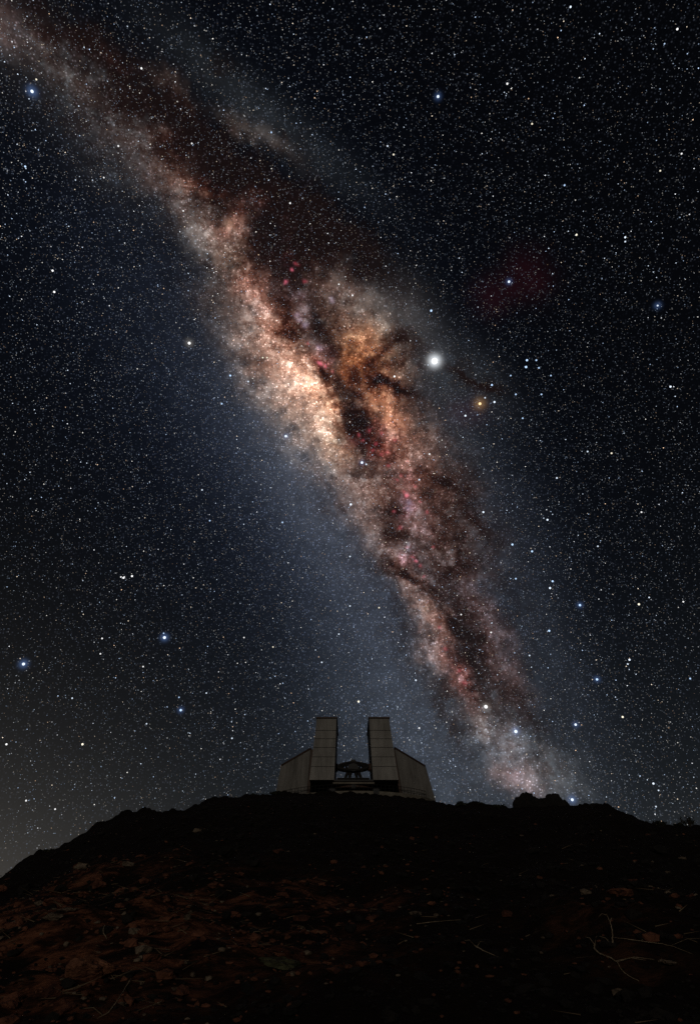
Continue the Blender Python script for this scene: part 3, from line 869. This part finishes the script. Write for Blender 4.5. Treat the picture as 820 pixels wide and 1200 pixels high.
VAR = {k: [rock_mesh('stone', 100 + 10 * j + i, m, 2, fl, .3) for i, fl in enumerate((.5, .62, .75))] for j, (k, m) in enumerate((('red', rock_red), ('dark', rock_dark), ('pale', rock_pale)))}
LAB = {'red': ('dull red stone half sunk in the earth of the slope', 'red stones strewn on the slope'),
       'dark': ('near black stone lying in the unlit gravel of the slope', 'dark stones strewn on the slope'),
       'pale': ('small light tan stone catching light on the slope', 'pale stones strewn on the slope')}
for k, n in (('red', 24), ('dark', 50), ('pale', 18)):
    for i in range(n):
        if k == 'red':
            px, py = (random.gauss(130, 110), random.gauss(1080, 40)) if i % 3 else (random.uniform(0, 820), random.uniform(1050, 1198))
        elif k == 'pale':
            px, py = (random.gauss(120, 90), random.gauss(1075, 35)) if i % 2 else (random.uniform(0, 820), random.uniform(1060, 1198))
        else:
            px, py = random.uniform(0, 820), random.uniform(985, 1198)
        px = min(max(px, 2), 818); py = min(max(py, 1000 if px > 110 else 1045), 1196)
        w = random.uniform(8, 22) if k != 'pale' else random.uniform(5, 10)
        place_rock(px, py, w, random.choice(VAR[k]), 'stone', *LAB[k], squash=random.uniform(.6, 1.1))

# rock outcrop breaking the crest, and smaller knobs along it
def outcrop(name, label, lumps, dist):
    bm = bmesh.new()
    for (px, ytop, wpx, ybot) in lumps:
        base = at(px, ybot, dist); top = at(px, ytop, dist)
        hw = wpx * .5 / F * (base - CAM).dot(pix(410, 600).normalized())
        hh = (top.z - base.z) * .55
        seed = int(px)
        me = rock_mesh('lump', seed, rock_black, 4, 1.0, .18)
        P = np.array([v.co[:] for v in me.vertices])
        zt = P[:, 2].max()
        fine = fbm(P[:, 0] * 6 + seed, P[:, 2] * 6 + P[:, 1] * 3, 5, 3)
        tmp = bmesh.new(); tmp.from_mesh(me)
        for v, p, f in zip(tmp.verts, P, fine):
            q = p * (1 + .06 * f)
            v.co = Vector((base.x + q[0] * hw, base.y + q[1] * hw * .9, top.z - hh * zt + q[2] * hh))
        t2 = bpy.data.meshes.new('tmp'); tmp.to_mesh(t2); tmp.free(); bm.from_mesh(t2)
        bpy.data.meshes.remove(t2); bpy.data.meshes.remove(me)
    c = at(lumps[0][0], lumps[0][3], dist)
    m2 = bpy.data.meshes.new(name); bmesh.ops.translate(bm, verts=bm.verts, vec=-c); bm.to_mesh(m2); bm.free()
    m2.materials.append(rock_black)
    o = bpy.data.objects.new(name, m2); o.location = c; COL.objects.link(o)
    tag(o, label, 'rock')
outcrop('rock_outcrop', 'large jagged black outcrop, the tallest rock on the crest', [(610, 933.5, 20, 958), (620, 928, 24, 957), (632, 933, 22, 957), (641, 934.5, 22, 957), (652, 929, 22, 957), (663, 936.5, 22, 958)], 50.0)
outcrop('rock_outcrop', 'low black rock shoulder stepping down the crest from the large outcrop', [(694, 942.5, 46, 962), (714, 947, 30, 966), (736, 957, 24, 974)], 48.5)
outcrop('rock_outcrop', 'black double rock hump where the crest starts to fall steeply', [(150, 953, 28, 970), (174, 949.5, 30, 968)], 47.0)
outcrop('rock_outcrop', 'rounded black rock step on the crest between double hump and building', [(241, 939, 22, 956), (256, 933.5, 30, 952)], 50.0)

# ------------------------------------------------------------------ shrubs on the crest
leafm = stained('dark_leaf', (.012, .014, .008), (.035, .035, .018), 9.0, .8)
stemm = stained('dark_stem', (.02, .015, .01), (.05, .038, .026), 9.0, .9)
def shrub(px, ybase, wpx, hpx, label, dist, seed, spiky=False):
    rn = random.Random(seed)
    b = at(px, ybase, dist); dep = (b - CAM).dot(pix(410, 600).normalized())
    w = wpx * .5 / F * dep; hgt = hpx / F * dep * 1.1
    root = empty('shrub', b); tag(root, label, 'shrub', 'shrubs along the crest')
    st = MB(); tips = []
    for k in range(11 if spiky else 9):
        a = rn.uniform(0, 6.28); sp_ = rn.uniform(.2, 1.0)
        tip = Vector((math.cos(a) * w * sp_, math.sin(a) * w * sp_, hgt * rn.uniform(.6, 1.0) * (1.1 - .35 * sp_)))
        mid = tip * .5 + Vector((rn.uniform(-.1, .1) * w, rn.uniform(-.1, .1) * w, hgt * .08))
        st.tube([(0, 0, -.3), mid, tip], [.035, .025, .012], 5); tips += [tip, mid, tip * .8, tip * .65]
    st.build('stem', stemm, root)
    lf = MB()
    for k in range(170 if spiky else 420):
        c = rn.choice(tips) + Vector((rn.gauss(0, .16) * w, rn.gauss(0, .16) * w, rn.gauss(0, .10) * hgt))
        c.z = max(c.z, -.1)
        n = Vector((rn.gauss(0, 1), rn.gauss(0, 1), rn.gauss(0, 1))).normalized()
        t = n.orthogonal().normalized(); u = n.cross(t)
        L = rn.uniform(.05, .11) * (1.3 if spiky else 1.0); W = L * (.22 if spiky else .5)
        lf.add([c - t * L, c + u * W, c + t * L, c - u * W], [(0, 1, 2, 3)])
    lf.build('foliage', leafm, root)
for i, (px, yb, w, h_, lab, dd, spk) in enumerate([
    (808, 970, 16, 13, 'sparse spiky shrub with upright twigs at the end of the crest', 46, True),
    (796, 971, 14, 6, 'low dark shrub beside the spiky shrub on the crest', 46, False),
    (774, 971, 18, 8, 'rounded dark shrub on the crest before the spiky shrub', 46, False),
    (756, 969, 10, 5, 'tiny dark shrub in the notch below the rock shoulder', 47, False),
    (541, 947, 14, 6, 'low dark shrub on the crest closest to the building on the outcrop side', 50, False),
    (562, 947, 12, 6, 'small dark shrub midway between the building and the large outcrop', 50, False),
    (586, 949, 16, 5, 'flat dark shrub on the crest against the large outcrop', 50, False),
    (322, 932, 14, 4, 'flat dark shrub touching the foot of the building wing', 50, False),
    (298, 935, 12, 4, 'tiny dark shrub on the crest near the rounded rock step', 50, False),
    (206, 955, 14, 4, 'flat dark shrub in the dip between the two humps of rock', 48, False),
    (118, 970, 14, 5, 'dark shrub on the steep edge of the hill below the double hump', 46, False),
    (60, 1001, 14, 5, 'low dark shrub farthest down the steep edge of the hill', 44, False)]):
    shrub(px, yb, w, h_, lab, dd, 40 + i, spk)

# ------------------------------------------------------------------ dry branches
wood = stained('bleached_wood', (.15, .105, .06), (.38, .30, .20), 9.0, .85, .5, 40)
def branch(pts, wpx, label, twigs=()):
    """a dead branch: each point is the photo pixel and its height above the ground"""
    P = []
    root_p = ground_hit(*pts[0][:2])
    for (px, py, hh) in pts:
        d = pix(px, py).normalized()
        if hh is None:
            P.append(ground_hit(px, py) + Vector((0, 0, .03)))
        else:                                         # stands up from the ground at the branch's own distance
            t = root_p.y / d.y; P.append(CAM + d * t)
    dep = (root_p - CAM).dot(pix(410, 600).normalized())
    rad = wpx * .5 / F * dep
    o = empty('dry_branch', P[0]); tag(o, label, 'branch')
    fineP = []
    for i in range(len(P) - 1):
        for k in range(4):
            q = P[i].lerp(P[i + 1], k / 4)
            fineP.append(q - P[0] + Vector((random.uniform(-1, 1), random.uniform(-1, 1), random.uniform(0, 1))) * rad * .5)
    fineP.append(P[-1] - P[0])
    n = len(fineP)
    mb = MB(); mb.tube(fineP, [rad * (1 - .7 * i / (n - 1)) for i in range(n)], 7); mb.build('stem', wood, o, True)
    for (fr, dx, dy, dz) in twigs:
        a = fineP[int(fr * (n - 1))]; e = a + Vector((dx, dy, dz))
        mb = MB(); mb.tube([a, a.lerp(e, .5) + Vector((0, 0, .03)), e], [rad * .45, rad * .35, rad * .15], 6); mb.build('twig', wood, o, True)
branch([(697, 1110, None), (697, 1116, None), (703, 1122, None), (716, 1127, None), (723, 1132, None), (730, 1143, None), (739, 1150, None), (749, 1154, None)], 1.9,
       'pale bent dry branch crossing the lower slope below the upright one', [(.05, -.09, .03, .08), (.05, .05, .0, .09), (.55, .42, -.12, .02), (.6, .30, -.12, .02)])
branch([(717, 1109, 0), (717, 1100, 0), (717, 1090, 0), (714, 1080, 0), (710, 1071, 0)], 1.9,
       'upright dry stem with a hooked tip among the fallen branches', [(.0, -.14, 0, .10), (.95, -.12, 0, -.02), (.7, .06, .02, .05)])
branch([(719, 1103, None), (733, 1104, None), (752, 1107, None), (775, 1110, None), (790, 1114, None), (812, 1122, None)], 1.0,
       'longest thin dry branch stretching sideways from the upright stem', [(.75, .35, -.2, .08), (.4, .2, .2, .06)])
branch([(153, 1152, None), (146, 1163, None), (137, 1178, None), (126, 1192, None), (113, 1199, None)], 1.6,
       'straight pale stick on the slope below the wedge shaped boulder', [(.9, -.2, 0, .05)])
branch([(126, 1101, 0), (122, 1095, 0), (121, 1089, 0), (123, 1084, 0)], 1.3, 'short curled dry stem above the wedge shaped boulder')
branch([(190, 1178, None), (176, 1184, None), (160, 1190, None)], 1.3, 'short pale stick lying beside the straight stick')
branch([(556, 1112, None), (566, 1118, None), (584, 1125, None)], 1.4, 'small forked dry twig alone in the dark middle of the slope', [(.05, -.12, 0, .05), (.2, .12, .1, .05)])
branch([(488, 1086, None), (510, 1083, None), (540, 1081, None)], 1.0, 'faint straight twig on the dark slope below the building')

# ------------------------------------------------------------------ loose gravel and plant litter (uncountable)
def lit_earth(x, y):  # how far a spot lies inside the earth coloured as lit
    return min(1.0, sum(k * math.exp(-((x - c.x) / ex) ** 2 - ((y - c.y) / ey) ** 2) for c, ex, ey, k in LIT_EARTH))
def litter(name, label, n, maker, mats, far_):
    V_, F_, MI = [], [], []
    ang = RNG.uniform(-.62, .62, n); r_ = RNG.uniform(6.5 ** .6, far_ ** .6, n) ** (1 / .6)
    X, Y = r_ * np.sin(ang), r_ * np.cos(ang)
    if name == 'dry_straw':                           # stalks in drifts, kept mostly to the earth coloured as lit
        ok = RNG.random(n) < np.array([.015 + .22 * lit_earth(x, y) for x, y in zip(X, Y)]) * (.4 + 1.2 * (fbm(X / 2.2, Y / 2.2, 60, 3) > .15))
        X, Y, r_ = X[ok], Y[ok], r_[ok]; n = len(X)
    Z = terrain(X, Y)
    for i in range(n):
        vs, fs = maker(float(r_[i]))
        b = len(V_); c = (X[i], Y[i], Z[i])
        V_ += [(v[0] + c[0], v[1] + c[1], v[2] + c[2]) for v in vs]
        F_ += [[k + b for k in f] for f in fs]
        e_ = lit_earth(X[i], Y[i])
        MI += [random.choices(range(len(mats)), ((1 - .6 * e_), .03 + e_, .012 + .14 * e_)[:len(mats)])[0]] * len(fs)  # red and pale chips follow the painted light, near-black ones the shade
    me = bpy.data.meshes.new(name); me.from_pydata(V_, [], F_)
    for m in mats: me.materials.append(m)
    me.polygons.foreach_set('material_index', MI); me.update()
    o = bpy.data.objects.new(name, me); COL.objects.link(o)
    tag(o, label, 'gravel' if name == 'gravel' else 'plant litter', kind='stuff')
_b = bmesh.new(); bmesh.ops.create_icosphere(_b, subdivisions=1, radius=1.0)
ICO_V = np.array([v.co[:] for v in _b.verts]); ICO_F = [tuple(v.index for v in f.verts) for f in _b.faces]; _b.free()
def pebble(r):
    """a chip of stone: a ball cut by random planes, turned and squashed"""
    s = min(random.paretovariate(2.2) * .016, .09) * (1 + r * .03)
    P = ICO_V * RNG.uniform(.8, 1.2, (12, 1))
    for k in range(3):
        nv = RNG.normal(size=3); nv /= np.linalg.norm(nv)
        P = P - np.clip(P @ nv - .45, 0, None)[:, None] * nv[None]
    P = P * np.array([1.25, .9, random.uniform(.4, .75)]) * s
    a = random.uniform(0, 6.28); ca, sa = math.cos(a), math.sin(a)
    P = P @ np.array([[ca, sa, 0], [-sa, ca, 0], [0, 0, 1]])
    P[:, 2] += s * .15
    return [tuple(p) for p in P.tolist()], ICO_F
def straw(r):
    L = random.uniform(.08, .32) * (1 + r * .02); w = .006 * (1 + r * .05)
    a = random.gauss(0, .5) + (math.pi if random.random() < .5 else 0); e = random.gauss(.10, .14)
    t = Vector((math.cos(a) * math.cos(e), math.sin(a) * math.cos(e), math.sin(e)))
    u = t.cross(Vector((0, 0, 1))).normalized() * w; v = u.cross(t).normalized() * w
    b = t * L; m = Vector((0, 0, .015))
    return [tuple(u + m), tuple(v + m), tuple(-u + m), tuple(b + m + Vector((0, 0, L * .1)))], [(0, 1, 3), (1, 2, 3), (2, 0, 3), (2, 1, 0)]
litter('gravel', 'loose dark gravel and chips covering the slope', 14000, pebble, [rock_dark, rock_red, rock_pale], 42)
litter('dry_straw', 'scattered dead grass stalks lying on the slope', 5200, straw, [stained('straw', (.05, .035, .02), (.24, .17, .10), 1.2, .9)], 36)


# ------------------------------------------------------------------ the stars
STAR_R = 5200.0
PXA = 1.0 / F                                  # one photo pixel as an angle

def star_material(name, attr):
    m = bpy.data.materials.new(name); m.use_nodes = True
    t = m.node_tree; t.nodes.clear()
    em = t.nodes.new('ShaderNodeEmission'); out = t.nodes.new('ShaderNodeOutputMaterial')
    if attr:
        a = t.nodes.new('ShaderNodeAttribute'); a.attribute_name = attr
        t.links.new(a.outputs['Color'], em.inputs['Color'])
    else:
        a = t.nodes.new('ShaderNodeObjectInfo'); t.links.new(a.outputs['Color'], em.inputs['Color'])
    em.inputs['Strength'].default_value = 1.0
    t.links.new(em.outputs[0], out.inputs['Surface'])
    m.cycles.emission_sampling = 'NONE'
    return m

sky_root = empty('sky', (0, 0, 0))
tag(sky_root, 'clear night sky crowded with stars', 'sky', kind='structure')

# colours stars really have, from blue giants to orange ones
TINT = np.array([(.55, .72, 1.0), (.72, .84, 1.0), (.92, .95, 1.0), (1.0, .97, .90), (1.0, .84, .66), (1.0, .68, .45)])
def tint(n):
    return TINT[RNG.choice(6, n, p=[.22, .25, .21, .14, .12, .06])]

def sky_points(n):
    out = []
    E2 = np.array(e2)
    got = 0
    while got < n:
        d = RNG.normal(size=(n, 3)); d /= np.linalg.norm(d, axis=1)[:, None]
        b = np.arcsin(np.clip(d @ E2, -1, 1))
        keep = (d[:, 2] > -.06) & (RNG.random(n) < .50 + .50 * np.exp(-((b - .06) / .33) ** 2))
        out.append(d[keep]); got += keep.sum()
    return np.concatenate(out)[:n]

NS = 210000
d = sky_points(NS)
u = RNG.random(NS)
flux = np.minimum(.031 * u ** -.66, 1.1)
rad = np.clip(.46 * flux ** .15, .28, .46)
emis = np.clip(flux * .32 / rad ** 2, .02, 1.5)
cols = tint(NS) * emis[:, None]
tet = np.array([(1, 1, 1), (1, -1, -1), (-1, 1, -1), (-1, -1, 1)]) / math.sqrt(3) * 1.45
qv = RNG.normal(size=(NS, 4)); qv /= np.linalg.norm(qv, axis=1)[:, None]
w, x, y, z = qv.T
ROT = np.stack([np.stack([1 - 2 * (y * y + z * z), 2 * (x * y - z * w), 2 * (x * z + y * w)], -1),
                np.stack([2 * (x * y + z * w), 1 - 2 * (x * x + z * z), 2 * (y * z - x * w)], -1),
                np.stack([2 * (x * z - y * w), 2 * (y * z + x * w), 1 - 2 * (x * x + y * y)], -1)], 1)
tv = np.einsum('nij,kj->nki', ROT, tet) * (rad * PXA * STAR_R)[:, None, None] + (d * STAR_R)[:, None, :]
tf = (np.array([(0, 1, 2), (0, 3, 1), (0, 2, 3), (1, 3, 2)])[None] + (np.arange(NS) * 4)[:, None, None]).reshape(-1, 3)
me = bpy.data.meshes.new('star_field')
me.vertices.add(NS * 4); me.vertices.foreach_set('co', tv.ravel())
me.loops.add(tf.size); me.loops.foreach_set('vertex_index', tf.ravel().astype(np.int32))
me.polygons.add(len(tf)); me.polygons.foreach_set('loop_start', np.arange(0, tf.size, 3, dtype=np.int32)); me.polygons.foreach_set('loop_total', np.full(len(tf), 3, np.int32))
ca = me.attributes.new('star_colour', 'FLOAT_COLOR', 'POINT')
ca.data.foreach_set('color', np.repeat(np.concatenate([cols, np.ones((NS, 1))], 1), 4, axis=0).ravel().astype(np.float32))
me.materials.append(star_material('faint_stars', 'star_colour'))
me.update(calc_edges=True)
sf = bpy.data.objects.new('star_field', me); COL.objects.link(sf); sf.parent = sky_root
tag(sf, kind='stuff')

BL, BW, WH, YE, OR = (.50, .70, 1.0), (.75, .86, 1.0), (1, 1, 1), (1.0, .92, .72), (1.0, .72, .38)
BRIGHT = [  # x, y, radius in pixels, colour
    (509, 423, 5.0, WH), (562, 473, 2.3, OR), (38, 107, 2.5, BW), (193, 747, 2.3, BW), (28, 778, 2.3, BW), (569, 828, 2.8, WH), (604, 857, 2.6, BW),
    (513, 113, 2.1, BW), (596, 330, 1.9, BW), (770, 358, 1.4, BW), (670, 937, 2.2, BW), (729, 840, 1.6, YE), (222, 402, 2.2, WH), (674, 849, 1.9, BW),
    (748, 708, 1.7, YE), (679, 709, 1.8, BL), (643, 739, 1.6, BL), (647, 681, 1.5, BL), (644, 689, 1.6, BW), (699, 796, 1.8, BL), (737, 773, 1.6, BW), (735, 778, 1.3, BW),
    (335, 511, 1.9, BW), (411, 591, 1.7, BW), (424, 542, 2.0, BW), (429, 544, 1.3, BW), (505, 364, 1.7, BL), (576, 451, 1.5, BL), (579, 471, 1.6, BW), (545, 487, 1.5, BW), (568, 466, 1.2, BW),
    (616, 430, 1.8, BL), (617, 422, 1.7, BL), (631, 431, 1.4, BL), (628, 422, 1.4, BL), (604, 462, 1.4, BL), (612, 490, 1.3, BL), (634, 462, 1.3, BL), (645, 440, 1.2, BL), (598, 440, 1.2, BL), (212, 832, 1.8, BL), (97, 872, 1.7, YE), (8, 872, 1.5, WH), (120, 748, 1.3, WH), (62, 317, 1.6, WH), (64, 342, 1.6, WH),
    (785, 453, 1.6, BW), (600, 638, 1.6, BL), (623, 646, 1.5, BL), (641, 609, 1.5, BW), (566, 600, 1.5, BW), (604, 678, 1.4, BL), (491, 562, 1.4, BW), (420, 822, 1.6, YE), (487, 797, 1.4, BW), (491, 853, 1.3, WH),
    (397, 743, 1.2, BW), (503, 532, 1.4, WH), (155, 675, 1.5, WH), (142, 676, 1.2, WH), (145, 677, 1.5, WH), (668, 8, 1.6, BW), (793, 34, 1.7, WH), (594, 98, 1.5, WH), (623, 145, 1.4, YE), (798, 180, 1.4, WH), (773, 200, 1.3, YE),
    (661, 217, 1.4, BL), (675, 275, 1.5, YE), (732, 278, 1.5, BW), (732, 283, 1.3, BW), (454, 171, 1.3, BW), (461, 181, 1.4, YE), (166, 80, 1.5, WH), (43, 93, 1.4, YE), (318, 155, 1.3, BL), (139, 171, 1.4, WH), (30, 195, 1.5, BL),
    (225, 168, 1.3, WH), (340, 238, 1.4, WH), (215, 247, 1.2, WH), (122, 208, 1.2, WH), (270, 440, 1.5, BL), (260, 473, 1.4, BL), (291, 447, 1.3, BW), (308, 419, 1.3, YE), (313, 419, 1.2, YE), (413, 346, 1.4, WH), (397, 333, 1.2, WH),
    (462, 441, 1.5, WH), (355, 443, 1.2, YE), (765, 918, 1.6, BW), (771, 926, 1.2, BW), (768, 945, 1.2, BW), (808, 795, 1.4, BL), (800, 705, 1.3, WH), (751, 600, 1.3, WH), (700, 640, 1.2, BW), (760, 700, 1.2, BW), (716, 531, 1.4, YE), (688, 529, 1.3, BW),
    (146, 676, 1.1, WH), (242, 812, 1.1, BW), (172, 848, 1.1, BW), (272, 865, 1.2, BW), (210, 817, 1.1, BL), (168, 781, 1.2, WH), (118, 766, 1.2, WH), (85, 818, 1.2, BW), (65, 948, 1.3, WH), (31, 938, 1.4, WH), (286, 747, 1.1, WH), (377, 776, 1.2, BW),
    (320, 758, 1.1, YE), (331, 612, 1.3, BL), (237, 574, 1.2, BW), (246, 610, 1.2, BL), (192, 742, 1.1, BL), (410, 652, 1.2, BW), (410, 710, 1.2, BW), (444, 712, 1.2, YE), (540, 720, 1.2, WH), (575, 741, 1.3, WH), (620, 768, 1.2, BW), (652, 560, 1.4, BW),
]
bm = bmesh.new(); bmesh.ops.create_icosphere(bm, subdivisions=2, radius=1.0)
star_me = bpy.data.meshes.new('star'); bm.to_mesh(star_me); bm.free()
star_me.materials.append(star_material('bright_star', None))
star_me.polygons.foreach_set('use_smooth', [True] * len(star_me.polygons))
def add_star(direction, rpx, colour, gain):
    o = bpy.data.objects.new('star', star_me)
    o.location = direction.normalized() * STAR_R * .98
    s = rpx * PXA * STAR_R * .98
    o.scale = (s, s, s)
    o.color = (colour[0] * gain, colour[1] * gain, colour[2] * gain, 1)
    COL.objects.link(o); o.parent = sky_root
    return o
for (x, y, r, c) in BRIGHT:
    # angular size shrinks away from the camera axis, offsetting the stretch at the frame edges
    off = math.hypot(x - 410, y - 600) / F
    k = 1.0 / (1 + off * off) ** .62
    g = 1.0 if r < 1.5 else 1.35
    add_star(pix(x, y), r * k * .74, c, g)
left = 300 - len(BRIGHT)
pts = sky_points(left * 8)
cnt = 0
for p in pts:
    v = Vector(p)
    fwd = camera_axis = pix(410, 600).normalized()
    if v.angle(fwd) > math.radians(46) or v.z < .05:
        continue
    c = tuple(tint(1)[0])
    add_star(v, random.uniform(.40, .56), c, random.uniform(.5, 1.0))
    cnt += 1
    if cnt >= left:
        break
